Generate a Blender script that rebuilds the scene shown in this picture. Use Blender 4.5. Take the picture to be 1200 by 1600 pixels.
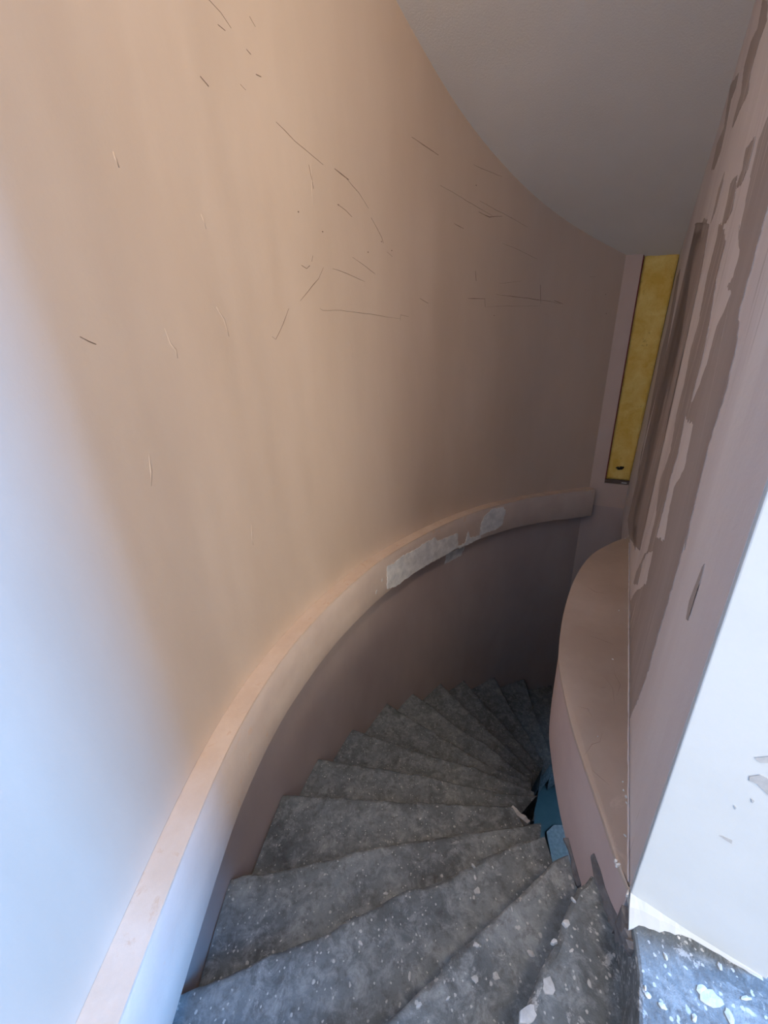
import bpy, bmesh, math, random
from mathutils import Vector, Matrix, noise

for o in list(bpy.data.objects):
    bpy.data.objects.remove(o)
scene = bpy.context.scene
C = scene.collection

# ---------------------------------------------------------------- camera
Z0 = 3.908                      # eye height above the lower floor
cam_d = bpy.data.cameras.new('camera')
cam = bpy.data.objects.new('camera', cam_d)
C.objects.link(cam)
cam_d.sensor_fit = 'HORIZONTAL'
cam_d.sensor_width = 36.0
cam_d.lens = 16.95
cam_d.clip_start = 0.02
cam.matrix_world = Matrix(((0.99860804, 0.05274448, 0.0, 0.0),
                           (-0.01859431, 0.35204496, -0.93579838, 0.0),
                           (-0.0493582, 0.93449558, 0.35253567, Z0),
                           (0, 0, 0, 1)))
scene.camera = cam

# ---------------------------------------------------------------- world, lights, exposure
w = bpy.data.worlds.new('world')
scene.world = w
w.use_nodes = True
w.node_tree.nodes['Background'].inputs[0].default_value = (0.50, 0.70, 1.0, 1)
w.node_tree.nodes['Background'].inputs[1].default_value = 1.2
scene.view_settings.view_transform = 'Standard'
scene.view_settings.look = 'None'
scene.view_settings.gamma = 1.0
scene.view_settings.use_curve_mapping = False
scene.view_settings.exposure = 0.14


def area(name, loc, target, sx, sy, power, col):
    l = bpy.data.lights.new(name, 'AREA')
    l.shape = 'RECTANGLE'
    l.size, l.size_y = sx, sy
    l.energy = power
    l.color = col
    o = bpy.data.objects.new(name, l)
    C.objects.link(o)
    o.location = loc
    d = Vector(target) - Vector(loc)
    o.rotation_euler = d.to_track_quat('-Z', 'Y').to_euler()
    return o


# blue daylight through the side window of the landing room, softer light from the room behind
area('window_daylight', (3.15, -0.38, Z0 + 0.75), (-0.6, 0.0, Z0 - 0.3), 0.8, 1.6, 345, (0.11, 0.41, 1.0))
area('rear_window_daylight', (1.9, -5.35, Z0 + 0.7), (-0.1, 1.0, Z0 - 0.6), 2.4, 1.5, 255, (1.0, 0.88, 0.72))
area('room_ceiling_lamp', (0.35, -0.55, Z0 + 1.9), (0.9, 2.2, Z0 - 0.2), 0.35, 0.35, 27, (1.0, 0.74, 0.47))
lw = area('added_lower_light', (2.3, 0.9, 1.7), (1.4, 1.95, 0.0), 0.4, 0.4, 1.25, (0.34, 0.62, 1.0))  # narrow blue light added to brighten the panel down the gap; no window there
lw.data.spread = 0.9

# ---------------------------------------------------------------- measured data (metres)
WALL = [[-0.5,-5.5],[-0.5001,-5.4333],[-0.5003,-5.3665],[-0.5004,-5.2998],[-0.5006,-5.233],[-0.5007,-5.1663],[-0.5009,-5.0995],[-0.501,-5.0328],[-0.5012,-4.966],[-0.5013,-4.8993],[-0.5015,-4.8325],[-0.5016,-4.7658],[-0.5017,-4.699],[-0.5019,-4.6323],[-0.502,-4.5655],[-0.5022,-4.4988],[-0.5023,-4.432],[-0.5025,-4.3653],[-0.5026,-4.2985],[-0.5028,-4.2318],[-0.5029,-4.165],[-0.503,-4.0983],[-0.5032,-4.0315],[-0.5033,-3.9648],[-0.5035,-3.898],[-0.5036,-3.8313],[-0.5038,-3.7645],[-0.5039,-3.6978],[-0.5041,-3.631],[-0.5042,-3.5643],[-0.5044,-3.4975],[-0.5045,-3.4308],[-0.5047,-3.364],[-0.5049,-3.2973],[-0.5051,-3.2305],[-0.5054,-3.1638],[-0.5057,-3.097],[-0.506,-3.0303],[-0.5064,-2.9635],[-0.5068,-2.8968],[-0.5072,-2.83],[-0.5076,-2.7633],[-0.508,-2.6966],[-0.5084,-2.6298],[-0.5087,-2.5631],[-0.5091,-2.4963],[-0.5095,-2.4296],[-0.5099,-2.3628],[-0.5103,-2.2961],[-0.5107,-2.2293],[-0.5111,-2.1626],[-0.5115,-2.0958],[-0.5119,-2.0291],[-0.5123,-1.9623],[-0.5127,-1.8956],[-0.5131,-1.8288],[-0.5135,-1.7621],[-0.514,-1.6953],[-0.5147,-1.6286],[-0.5155,-1.5619],[-0.5165,-1.4951],[-0.5178,-1.4284],[-0.5192,-1.3617],[-0.5209,-1.2949],[-0.5226,-1.2282],[-0.5244,-1.1615],[-0.5263,-1.0948],[-0.5281,-1.028],[-0.53,-0.9613],[-0.5319,-0.8946],[-0.5338,-0.8279],[-0.5358,-0.7611],[-0.538,-0.6944],[-0.5404,-0.6277],[-0.543,-0.561],[-0.5459,-0.4944],[-0.5489,-0.4277],[-0.5522,-0.361],[-0.5556,-0.2944],[-0.5592,-0.2277],[-0.563,-0.1611],[-0.567,-0.0945],[-0.5712,-0.0278],[-0.5753,0.0388],[-0.5792,0.1054],[-0.5827,0.172],[-0.5859,0.2386],[-0.5887,0.3053],[-0.5912,0.3719],[-0.5934,0.4385],[-0.595,0.5051],[-0.5957,0.5716],[-0.5952,0.6382],[-0.593,0.7046],[-0.5888,0.7709],[-0.5823,0.837],[-0.5732,0.9028],[-0.5617,0.9683],[-0.5478,1.0332],[-0.5315,1.0977],[-0.513,1.1615],[-0.4924,1.2248],[-0.4698,1.2874],[-0.4455,1.3493],[-0.4194,1.4106],[-0.3918,1.4712],[-0.3628,1.5312],[-0.3326,1.5907],[-0.3013,1.6495],[-0.2687,1.7076],[-0.2351,1.7652],[-0.2003,1.822],[-0.1644,1.8781],[-0.1271,1.9332],[-0.0884,1.9873],[-0.0481,2.0401],[-0.0061,2.0916],[0.0374,2.1418],[0.0824,2.1909],[0.1284,2.2391],[0.1751,2.2866],[0.2225,2.3336],[0.2703,2.3801],[0.3186,2.426],[0.3676,2.4712],[0.4174,2.5154],[0.4682,2.5583],[0.5202,2.5997],[0.5736,2.6394],[0.6281,2.6774],[0.6838,2.7138],[0.7405,2.7486],[0.7981,2.782],[0.8565,2.814],[0.9156,2.8446],[0.9754,2.8739],[1.0359,2.9017],[1.097,2.9279],[1.1589,2.9522],[1.2215,2.9748],[1.2847,2.9954],[1.3485,3.0143],[1.4128,3.0312],[1.4775,3.0463],[1.5427,3.0596],[1.6083,3.0715],[1.674,3.0824],[1.74,3.0925],[1.806,3.1023],[1.872,3.112]]
PATCH_BAND = [[[7.6486,2.8042],[7.7293,2.7905],[7.7999,2.8065],[7.9853,2.7953],[8.033,2.8096],[8.1795,2.8058],[8.2175,2.7669],[8.4501,2.7507],[8.4624,2.6284],[8.2967,2.6147],[8.1037,2.6215],[7.9086,2.6219],[7.7297,2.6173],[7.6359,2.6497]],[[8.7608,2.8118],[8.8549,2.8549],[8.9758,2.8481],[9.0041,2.8046],[8.9785,2.6852],[8.8951,2.6562],[8.7713,2.6589],[8.7219,2.6531],[8.7285,2.7456]],[[8.4675,2.636],[8.5451,2.6388],[8.579,2.7305],[8.6001,2.6688],[8.7219,2.6531],[8.7361,2.63],[8.572,2.6117],[8.4683,2.6135]]]
PATCH_LOW = [[[8.4452,2.5419],[8.6579,2.5378],[8.6111,2.4633],[8.5103,2.4593],[8.416,2.4561]]]
SCRATCH = [[[7.2035,4.7454],[7.2467,4.7392],[7.2983,4.7293]],[[7.2983,4.7293],[7.356,4.7269],[7.4577,4.7166]],[[7.5293,4.7268],[7.5699,4.7237],[7.6221,4.7187]],[[7.6012,4.7202],[7.684,4.693],[7.7509,4.6478]],[[7.7661,4.6167],[7.8359,4.5539],[7.8485,4.5296]],[[7.6124,4.4283],[7.6991,4.4108],[7.7737,4.387]],[[7.3363,4.381],[7.3241,4.3586]],[[7.2563,4.3325],[7.2864,4.3271],[7.3091,4.3424]],[[7.3973,4.3529],[7.3575,4.3054],[7.2789,4.245],[7.2235,4.2057]],[[7.1489,4.1689],[7.1038,4.1149],[7.0488,4.0562],[7.0292,4.0637]],[[7.3484,4.1922],[7.3647,4.1866],[7.4607,4.1977],[7.6281,4.2041],[7.8548,4.2013],[7.9607,4.1989]],[[7.9602,4.1893],[7.9671,4.2182],[8.0384,4.2133]],[[7.4629,4.3586],[7.5527,4.3588],[7.692,4.3429]],[[8.0887,5.0149],[8.1739,5.0126],[8.3053,5.0033]],[[8.3198,4.8787],[8.4731,4.8648],[8.6415,4.8407],[8.7834,4.8128]],[[8.6677,4.8717],[8.7801,4.8532],[8.9512,4.8212],[9.0956,4.7869]],[[8.657,4.8161],[8.7559,4.8042],[8.867,4.8217]],[[8.8798,4.6793],[9.0254,4.6561],[9.2019,4.6117]],[[8.6496,4.5038],[8.6586,4.4514]],[[8.5865,4.3492],[8.7448,4.3543]],[[8.7445,4.358],[8.7508,4.3093]],[[8.7508,4.3093],[9.0019,4.3215],[9.267,4.3262]],[[8.8466,4.3856],[9.1446,4.3729],[9.32,4.3594],[9.4415,4.339]],[[8.8709,4.4508],[9.0743,4.4763]],[[9.244,4.4588],[9.2654,4.3385]],[[7.5327,4.6084],[7.585,4.5994],[7.6272,4.5866]],[[8.138,4.3146],[8.2135,4.2946]],[[8.4492,4.7233],[8.5354,4.7133]],[[7.8754,4.4962],[7.9142,4.483]],[[8.6033,5.0316],[8.8488,5.0197]],[[7.3666,4.6855],[7.3823,4.6159]],[[6.9661,4.8979],[7.009,4.8982],[7.0437,4.8865]],[[6.9899,4.8614],[7.0169,4.8662]],[[7.1003,4.8701],[7.1189,4.8697]],[[7.0484,4.766],[7.0718,4.764]],[[7.1314,4.8302],[7.1551,4.8357]],[[6.8812,4.7018],[6.9101,4.694]],[[6.309,4.0102],[6.3264,4.0046],[6.3429,3.9986]],[[7.1364,4.9646],[7.1573,4.9523]],[[9.6639,4.5145],[9.7114,4.5141]],[[9.3824,4.3597],[9.4641,4.3389]]]
SPECK = [[7.2729,4.5112],[7.4149,4.4826],[8.63,4.941],[7.729,4.4711],[7.8343,4.5337],[8.8389,4.258],[7.5368,4.6073],[7.9108,4.509],[9.8122,4.3971],[9.8415,4.2681]]
BROWN_P = [[[0.7305,4.3759],[0.7771,4.3576],[0.7659,4.3041],[0.7406,4.2514],[0.7157,4.1988],[0.6854,4.1545],[0.7391,4.1941],[0.6152,4.1108],[0.6184,4.0704],[0.6702,4.0584],[0.5869,4.0355],[0.6265,4.0006],[0.6718,3.979],[0.6734,3.8936],[0.7136,3.8392],[0.7495,3.806],[0.9029,3.7702],[0.787,3.7474],[0.6418,3.7574],[0.6164,3.6973],[0.5963,3.649],[0.6868,3.5749],[0.6629,3.4971],[0.6134,3.435],[0.793,3.3776],[0.7487,3.2256],[0.9352,3.0921],[1.0484,2.9773],[0.6016,2.9676],[0.4198,2.9662],[0.3894,3.0477],[0.3581,3.1692],[0.3542,3.316],[0.347,3.49],[0.3473,3.5618],[0.3292,3.5381],[0.3503,3.6214],[0.3635,3.6826],[0.3761,3.7777],[0.3541,3.8575],[0.3731,3.9256],[0.4407,3.997],[0.4304,4.0659],[0.4382,4.1213],[0.431,4.1391],[0.4401,4.225],[0.6684,4.3836]],[[1.2091,4.2752],[1.2079,4.1622],[1.1067,4.0209],[1.1374,3.9364],[1.0713,3.8341],[1.0689,3.7272],[0.9773,3.6163],[1.064,3.4927],[0.9294,3.4023],[0.9119,3.2744],[1.0886,3.1015],[1.0876,3.0372],[0.9547,3.1112],[0.9817,3.2293],[0.7665,3.3403],[0.7919,3.4019],[0.7856,3.5077],[0.8109,3.5664],[0.7821,3.6545],[0.8305,3.7421],[0.79,3.8029],[0.7912,3.8245],[0.786,3.9133],[0.8213,3.9893],[0.8681,4.0521],[0.9296,4.1237],[0.9207,4.1929],[1.1127,4.2843],[1.2367,4.3143]],[[2.3296,4.583],[1.5675,4.3956],[1.429,4.2104],[1.3829,4.0494],[1.3686,3.9564],[1.3727,3.8369],[1.3391,3.7292],[1.2695,3.6089],[1.2882,3.5126],[1.2894,3.4056],[1.2529,3.287],[1.1605,3.1614],[1.8024,2.9582],[2.2537,2.8981],[1.3299,3.0844],[1.4415,3.1447],[1.5555,3.2989],[1.5403,3.5059],[1.5202,3.6588],[1.5189,3.7985],[1.5903,3.9957],[1.6867,4.1303],[1.8016,4.3034],[1.7792,4.3748]],[[2.8545,4.4235],[2.6489,4.1418],[2.7281,3.9489],[2.5658,3.6804],[2.3937,3.434],[2.3097,3.2455],[2.1163,3.1182],[2.0573,3.1494],[2.4121,3.3348],[2.3651,3.5047],[2.2806,3.689],[2.2307,3.8754],[2.3159,4.0303],[2.4565,4.2352],[2.7076,4.4442]],[[1.5746,5.0013],[1.5248,4.9093],[1.6432,4.9365],[1.668,4.884],[1.5553,4.7637],[1.5921,4.7166],[1.5648,4.6785],[1.4477,4.6842],[1.3469,4.674],[1.4044,4.75],[1.377,4.8049],[1.3195,4.8218],[1.4308,4.9229]],[[1.8242,4.9422],[2.0809,5.0229],[2.029,4.9352],[1.9183,4.815],[2.0876,4.8278],[2.0653,4.7241],[1.9281,4.6792],[1.8135,4.7012],[1.8198,4.7718],[1.8995,4.8914],[1.8144,4.8946]],[[1.4593,4.521],[1.5212,4.4925],[1.515,4.3845],[1.4525,4.409],[1.434,4.4757]],[[1.0631,4.3857],[1.2044,4.4096],[1.163,4.3524],[1.1483,4.2943],[1.0479,4.27],[0.9613,4.2787],[1.0054,4.3349]],[[1.8562,4.487],[1.9551,4.4611],[1.989,4.4228],[1.7298,4.3672],[1.681,4.4368]],[[0.8569,4.3927],[1.0086,4.4212],[0.965,4.3652],[1.0165,4.3419],[0.9144,4.3186],[0.8531,4.3292],[0.8467,4.3615]],[[0.1493,3.5951],[0.1431,3.5605],[0.1591,3.5249],[0.1465,3.4844],[0.1601,3.4789],[0.1741,3.509],[0.1633,3.5493],[0.1573,3.585]],[[0.7304,3.1111],[0.7457,3.0802],[0.6864,3.0868],[0.6596,3.1255]]]
MARKS = [[[0.0779,3.3551],[0.0862,3.3648],[0.0975,3.363],[0.1045,3.3332],[0.0953,3.3402],[0.0866,3.3476],[0.0789,3.3474]],[[0.075,3.3909],[0.0881,3.4032],[0.0908,3.3919],[0.0812,3.3865]],[[0.0745,3.2173],[0.0793,3.2193],[0.0892,3.2188],[0.0898,3.2126],[0.0814,3.2147]],[[0.0756,3.2907],[0.0788,3.2881],[0.0784,3.2831]],[[0.0883,3.3164],[0.0923,3.3145],[0.0911,3.309]]]
DEDGE = [[0.4338,0.3857],[0.4384,0.4369],[0.4549,0.5151],[0.4737,0.6167],[0.4988,0.7369],[0.5479,0.9004],[0.5929,1.0135],[0.7106,1.2243],[0.8667,1.4541],[1.0091,1.6245],[1.1337,1.74],[1.305,1.8487],[1.4287,1.9034]]
NOSE = {1:[[0.4196,0.4709],[0.392,0.4631],[0.3019,0.3752],[0.2766,0.3595],[0.1952,0.2849]],2:[[0.469,0.6112],[0.4292,0.5998],[0.3878,0.5748],[0.297,0.5236],[0.1591,0.4582],[0.0665,0.4056],[-0.0612,0.3382]],3:[[-0.6062,0.4385],[-0.4658,0.4795],[-0.356,0.5171],[-0.2626,0.5295],[-0.1489,0.5739],[-0.0042,0.6214],[0.1392,0.6516],[0.2942,0.7032],[0.4767,0.7459]],4:[[-0.6335,0.7692],[-0.3269,0.7893],[-0.0988,0.8253],[0.1367,0.8491],[0.3519,0.8622],[0.5426,0.8726]],5:[[-0.5505,1.1364],[-0.1426,1.0946],[0.2646,1.0565],[0.4935,1.0352]],6:[[-0.4188,1.4614],[-0.2381,1.3788],[0.1373,1.3048],[0.1961,1.2886],[0.3746,1.232],[0.4576,1.2125],[0.5411,1.1904],[0.6875,1.1714]],7:[[-0.2538,1.7741],[0.2313,1.521],[0.4454,1.4484],[0.5871,1.3763],[0.739,1.3209]],8:[[-0.0572,2.0688],[0.3068,1.7852],[0.4564,1.6677],[0.5933,1.5601],[0.8,1.4498]],9:[[0.1863,2.3371],[0.3269,2.1512],[0.4911,1.9618],[0.6497,1.8413],[0.7885,1.6606],[0.8744,1.5736]],10:[[0.4563,2.6089],[0.6126,2.298],[0.6959,2.1579],[0.802,1.9953],[0.8919,1.8586],[0.9615,1.7255]],11:[[0.7644,2.793],[0.8554,2.4218],[0.9448,2.2374],[1.0334,2.0384],[1.1079,1.8527]],12:[[1.0755,2.9374],[1.1154,2.6006],[1.1642,2.3394],[1.2063,2.0367]],13:[[1.4523,3.0138],[1.4104,2.7364]],14:[[1.7941,3.1059]]}
SPLASH = {3:[[-0.1278,0.5161,0.0141],[0.218,0.6097,0.0235],[0.2205,0.6422,0.0118],[0.2235,0.6701,0.0118],[0.0028,0.4526,0.0141],[0.2821,0.6629,0.0071]],4:[[-0.0614,0.6885,0.0149],[-0.3749,0.5078,0.01],[-0.3918,0.5911,0.0075],[-0.2747,0.7474,0.01],[-0.2331,0.7835,0.0075],[-0.3164,0.7001,0.0075]],5:[[0.0881,0.9993,0.0105],[0.1674,1.043,0.0105],[0.1831,1.017,0.0052]],6:[[-0.2568,1.2954,0.011],[-0.1503,1.2182,0.011],[0.2275,1.255,0.0082],[0.0035,1.2854,0.0055]],2:[[0.1978,0.3916,0.0176],[0.1506,0.3886,0.0176],[0.1656,0.441,0.0132],[0.2899,0.4223,0.0176],[0.0199,0.3573,0.0132],[0.0839,0.3639,0.0088],[0.2718,0.4991,0.0066]],1:[[0.3416,0.4052,0.0184],[0.2669,0.3231,0.0287],[0.2152,0.2913,0.0328],[0.3043,0.3805,0.0123],[0.3328,0.3661,0.0082],[0.3758,0.4401,0.0082]],0:[[0.3856,0.2649,0.0127],[0.4012,0.2536,0.0143],[0.482,0.2585,0.0414],[0.4749,0.2685,0.0223],[0.4442,0.3043,0.0112],[0.5259,0.2906,0.0127],[0.5368,0.2567,0.0159],[0.483,0.3256,0.008],[0.386,0.2714,0.008],[0.4955,0.2395,0.0223],[0.442,0.2412,0.0143],[0.4526,0.3469,0.0159]]}
STEP1EDGE = [[0.4196,0.4709],[0.4229,0.4279],[0.4144,0.3765],[0.4244,0.3467],[0.3837,0.2755]]
LANDEDGE = [[0.4262,0.3513],[0.4189,0.3319],[0.387,0.2884],[0.3519,0.2381]]
SKIRT = 0
CRACK = [[[0.7402,0.9401],[0.725,0.9046],[0.717,0.8639],[0.6799,0.8215]],[[0.5464,0.7937],[0.5702,0.7841],[0.5676,0.7529]],[[0.5673,0.7059],[0.5482,0.6826],[0.523,0.6764],[0.4876,0.6489]],[[0.4879,0.6103],[0.4949,0.5961],[0.5079,0.5736]],[[0.9114,1.4088],[0.9257,1.3662],[0.9679,1.349]],[[0.744,1.0908],[0.7724,1.0701],[0.8019,1.0411]],[[0.687,0.9072],[0.6867,0.8528],[0.6551,0.7929]],[[0.6481,0.8553],[0.6679,0.8566]]]
DSPOT = [[0.5309,0.5465,0.006],[0.5339,0.561,0.004],[0.5243,0.5326,0.005],[1.3862,1.8788,0.006],[0.4804,0.4727,0.004],[0.4359,0.4314,0.005],[0.9418,1.2291,0.006],[0.4367,0.426,0.006],[0.4285,0.383,0.006],[0.5441,0.5795,0.003],[0.7582,0.9696,0.004],[0.5501,0.697,0.003]]
RIDGE = [[[6.5613,4.0475],[6.5732,4.0181],[6.5829,3.9792]],[[6.7801,4.1321],[6.8028,4.0961],[6.8122,4.0495]],[[6.531,4.399],[6.5369,4.3841],[6.5381,4.369]],[[7.5449,4.0868],[7.5535,4.0388],[7.5529,3.9953]],[[7.3774,4.6941],[7.378,4.6348],[7.3718,4.5572]],[[6.7901,4.3633],[6.7984,4.3508],[6.7974,4.3307]],[[6.7463,3.4211],[6.7433,3.3839],[6.7389,3.3414]],[[8.0358,3.9952],[8.045,3.9246],[8.0484,3.8522]],[[6.4033,3.762],[6.3901,3.7167],[6.3798,3.6784]],[[7.7491,3.8667],[7.7652,3.7985],[7.7706,3.729]]]


LAND = 2.948
RISE = 0.175
T1 = Z0 - 1.108
ZB = Z0 - 1.036                 # top of the curved wall band
ZBB = Z0 - 1.29                 # its underside
ZD = Z0 - 0.95                  # top of the D-shaped ledge
ZDB = Z0 - 1.31
DIR = Vector((0.5478, 0.8366))
NOR = Vector((0.8366, -0.5478))
C0 = Vector((0.436, 0.389))
FAR = Vector((2.11, 2.956))
FARL = Vector((1.872, 3.112))


def ceil_z(x, y):
    return Z0 + 2.2442 - 0.33511 * x - 0.28201 * y


# ---------------------------------------------------------------- node helpers
class NT:
    def __init__(s, name):
        s.m = bpy.data.materials.new(name)
        s.m.use_nodes = True
        s.t = s.m.node_tree
        s.b = s.t.nodes['Principled BSDF']
        g = s.t.nodes.new('ShaderNodeNewGeometry')
        s.pos = g.outputs['Position']

    def n(s, typ, **k):
        nd = s.t.nodes.new(typ)
        for a, v in k.items():
            setattr(nd, a, v)
        return nd

    def l(s, a, b):
        s.t.links.new(a, b)

    def map(s, scale):
        m = s.n('ShaderNodeMapping')
        m.inputs['Scale'].default_value = scale
        s.l(s.pos, m.inputs['Vector'])
        return m.outputs[0]

    def noise(s, scale, detail=4, rough=0.55, vec=None, dist=0.0):
        nd = s.n('ShaderNodeTexNoise')
        nd.inputs['Scale'].default_value = scale
        nd.inputs['Detail'].default_value = detail
        nd.inputs['Roughness'].default_value = rough
        nd.inputs['Distortion'].default_value = dist
        s.l(vec or s.pos, nd.inputs['Vector'])
        return nd.outputs['Fac']

    def ramp(s, fac, stops):
        r = s.n('ShaderNodeValToRGB')
        e = r.color_ramp.elements
        while len(e) < len(stops):
            e.new(0.5)
        for q, (p, c) in zip(e, stops):
            q.position = p
            q.color = (c, c, c, 1) if isinstance(c, (int, float)) else (*c, 1)
        s.l(fac, r.inputs[0])
        return r.outputs[0]

    def mix(s, fac, a, b, mode='MIX'):
        m = s.n('ShaderNodeMix', data_type='RGBA', blend_type=mode)
        for sock, v in ((m.inputs[0], fac), (m.inputs[6], a), (m.inputs[7], b)):
            if isinstance(v, (int, float)):
                sock.default_value = v
            elif isinstance(v, tuple):
                sock.default_value = (*v, 1)
            else:
                s.l(v, sock)
        return m.outputs[2]

    def math(s, op, a, b):
        m = s.n('ShaderNodeMath', operation=op)
        for i, v in enumerate((a, b)):
            if isinstance(v, (int, float)):
                m.inputs[i].default_value = v
            else:
                s.l(v, m.inputs[i])
        return m.outputs[0]

    def bump(s, h, strength, dist, prev=None):
        b = s.n('ShaderNodeBump')
        b.inputs['Strength'].default_value = strength
        b.inputs['Distance'].default_value = dist
        s.l(h, b.inputs['Height'])
        if prev is not None:
            s.l(prev, b.inputs['Normal'])
        return b.outputs[0]

    def done(s, col, rough=0.8, normal=None, spec=0.3):
        if isinstance(col, tuple):
            s.b.inputs['Base Color'].default_value = (*col, 1)
        else:
            s.l(col, s.b.inputs['Base Color'])
        if isinstance(rough, (int, float)):
            s.b.inputs['Roughness'].default_value = rough
        else:
            s.l(rough, s.b.inputs['Roughness'])
        s.b.inputs['Specular IOR Level'].default_value = spec
        if normal is not None:
            s.l(normal, s.b.inputs['Normal'])
        return s.m


def paint(name, c1, c2, scale=2.5, bump=0.3, rough=0.6, stretch=(1, 1, 1), fine=60, spec=0.3, wavy=0.0, blot=None, fibre=None):
    t = NT(name)
    v = t.map(stretch)
    col = t.mix(t.ramp(t.noise(scale, 5, 0.6, v), [(0.35, 0.0), (0.65, 1.0)]), c1, c2)
    if fibre:
        k = t.ramp(t.noise(1.0, 3, 0.6, t.map((85, 85, 2.2))), [(fibre[0], 0.0), (fibre[0] + 0.03, 1.0)])
        k2 = t.ramp(t.noise(2.2, 4, 0.6, t.map((1, 1, 0.5))), [(0.46, 0.0), (0.60, 1.0)])
        col = t.mix(t.math('MULTIPLY', k, k2), col, fibre[1])
    if blot:
        k = t.ramp(t.noise(blot[0], 6, 0.65, dist=0.6), [(blot[1], 0.0), (blot[1] + 0.06, 1.0)])
        col = t.mix(t.math('MULTIPLY', k, blot[3]), col, blot[2])
    nm = t.bump(t.noise(fine, 4, 0.6), bump, 0.002)
    if wavy:
        nm = t.bump(t.noise(3.2, 2, 0.4, t.map((1, 1, 0.16))), wavy, 0.05, nm)
    return t.done(col, rough, nm, spec)


PEACH = paint('peach plaster paint', (0.55, 0.43, 0.335), (0.60, 0.48, 0.385), 2.2, 0.25, 0.55, (1, 1, 0.35), 45, 0.3, 0.32)
PEACH_LOW = paint('dull pink plaster', (0.50, 0.40, 0.37), (0.57, 0.47, 0.43), 2.5, 0.3, 0.7, (1, 1, 0.5), 50)
STRIP = paint('pink strip plaster', (0.58, 0.45, 0.38), (0.62, 0.49, 0.42), 3, 0.2, 0.6)
BAND = paint('peach band plaster', (0.60, 0.48, 0.41), (0.66, 0.54, 0.46), 6, 0.5, 0.6, (1, 1, 1), 40,
             blot=(9, 0.64, (0.66, 0.42, 0.26), 0.5))
BANDTOP = paint('orange peach band top', (0.65, 0.49, 0.375), (0.71, 0.56, 0.45), 9, 0.7, 0.65, (1, 1, 1), 35,
                blot=(18, 0.60, (0.60, 0.38, 0.24), 0.5))
DTOP = paint('smooth tan ledge screed', (0.45, 0.34, 0.265), (0.55, 0.43, 0.345), 3.5, 0.35, 0.45, (1, 1, 1), 30,
             blot=(7, 0.66, (0.70, 0.56, 0.46), 0.5), spec=0.4)
DFACE = paint('pink ledge fascia', (0.58, 0.44, 0.40), (0.64, 0.50, 0.45), 5, 0.3, 0.6)
PINK = paint('pale pink undercoat', (0.68, 0.61, 0.605), (0.79, 0.73, 0.72), 4, 0.3, 0.55, (1, 1, 0.12), 60, fibre=(0.64, (0.42, 0.36, 0.335)))
BROWN = paint('brown grey bare board', (0.35, 0.29, 0.265), (0.42, 0.36, 0.335), 6, 0.3, 0.7, (1, 1, 0.1), 70, fibre=(0.60, (0.70, 0.63, 0.61)))
WHITE = paint('white paint on wall end', (0.55, 0.60, 0.63), (0.59, 0.64, 0.67), 4, 0.2, 0.55)
ROOM = paint('white room paint', (0.78, 0.76, 0.73), (0.82, 0.80, 0.77), 3, 0.2, 0.7)
CEIL = paint('off white ceiling paint', (0.74, 0.72, 0.67), (0.78, 0.76, 0.71), 2, 0.5, 0.8, (1, 1, 1), 160)
FILLER = paint('grey white wall filler', (0.62, 0.62, 0.61), (0.85, 0.84, 0.82), 16, 1.0, 0.75, (1, 1, 1), 30)
GREYMARK = paint('grey scuff', (0.36, 0.38, 0.40), (0.50, 0.52, 0.54), 30, 0.5, 0.8)
PENCIL = paint('dark pencil line', (0.14, 0.095, 0.07), (0.24, 0.17, 0.12), 30, 0.2, 0.8)
RED = paint('dark red edge paint', (0.20, 0.02, 0.015), (0.28, 0.04, 0.03), 20, 0.2, 0.6)
SILL = paint('dark brown grey wooden sill', (0.10, 0.075, 0.065), (0.17, 0.13, 0.115), 20, 0.5, 0.7, (1, 1, 5))
SPLASHM = paint('dried white plaster', (0.46, 0.47, 0.465), (0.66, 0.66, 0.65), 40, 0.8, 0.8, (1, 1, 1), 90)
BLACK = paint('black rubbery knot', (0.012, 0.010, 0.010), (0.03, 0.025, 0.02), 60, 0.8, 0.7)
FRAME = paint('white window frame', (0.75, 0.76, 0.77), (0.8, 0.8, 0.8), 5, 0.1, 0.4)
SKIRT = paint('dark cement smear', (0.13, 0.12, 0.118), (0.24, 0.225, 0.22), 30, 1.2, 0.85, (1, 1, 1), 60)
LOWW = paint('dim blue grey lower wall', (0.16, 0.17, 0.19), (0.20, 0.21, 0.23), 3, 0.2, 0.7)
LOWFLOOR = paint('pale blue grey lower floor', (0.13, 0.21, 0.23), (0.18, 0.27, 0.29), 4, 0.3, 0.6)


def foam():
    t = NT('yellow insulation foam')
    col = t.mix(t.ramp(t.noise(7, 6, 0.65, dist=0.5), [(0.35, 0.0), (0.65, 1.0)]), (0.84, 0.55, 0.10), (0.96, 0.74, 0.24))
    col = t.mix(t.ramp(t.noise(22, 5, 0.7), [(0.62, 0.0), (0.74, 0.7)]), col, (0.42, 0.24, 0.03))
    nm = t.bump(t.noise(28, 6, 0.65), 0.9, 0.012)
    return t.done(col, 0.75, nm, 0.25)


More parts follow.
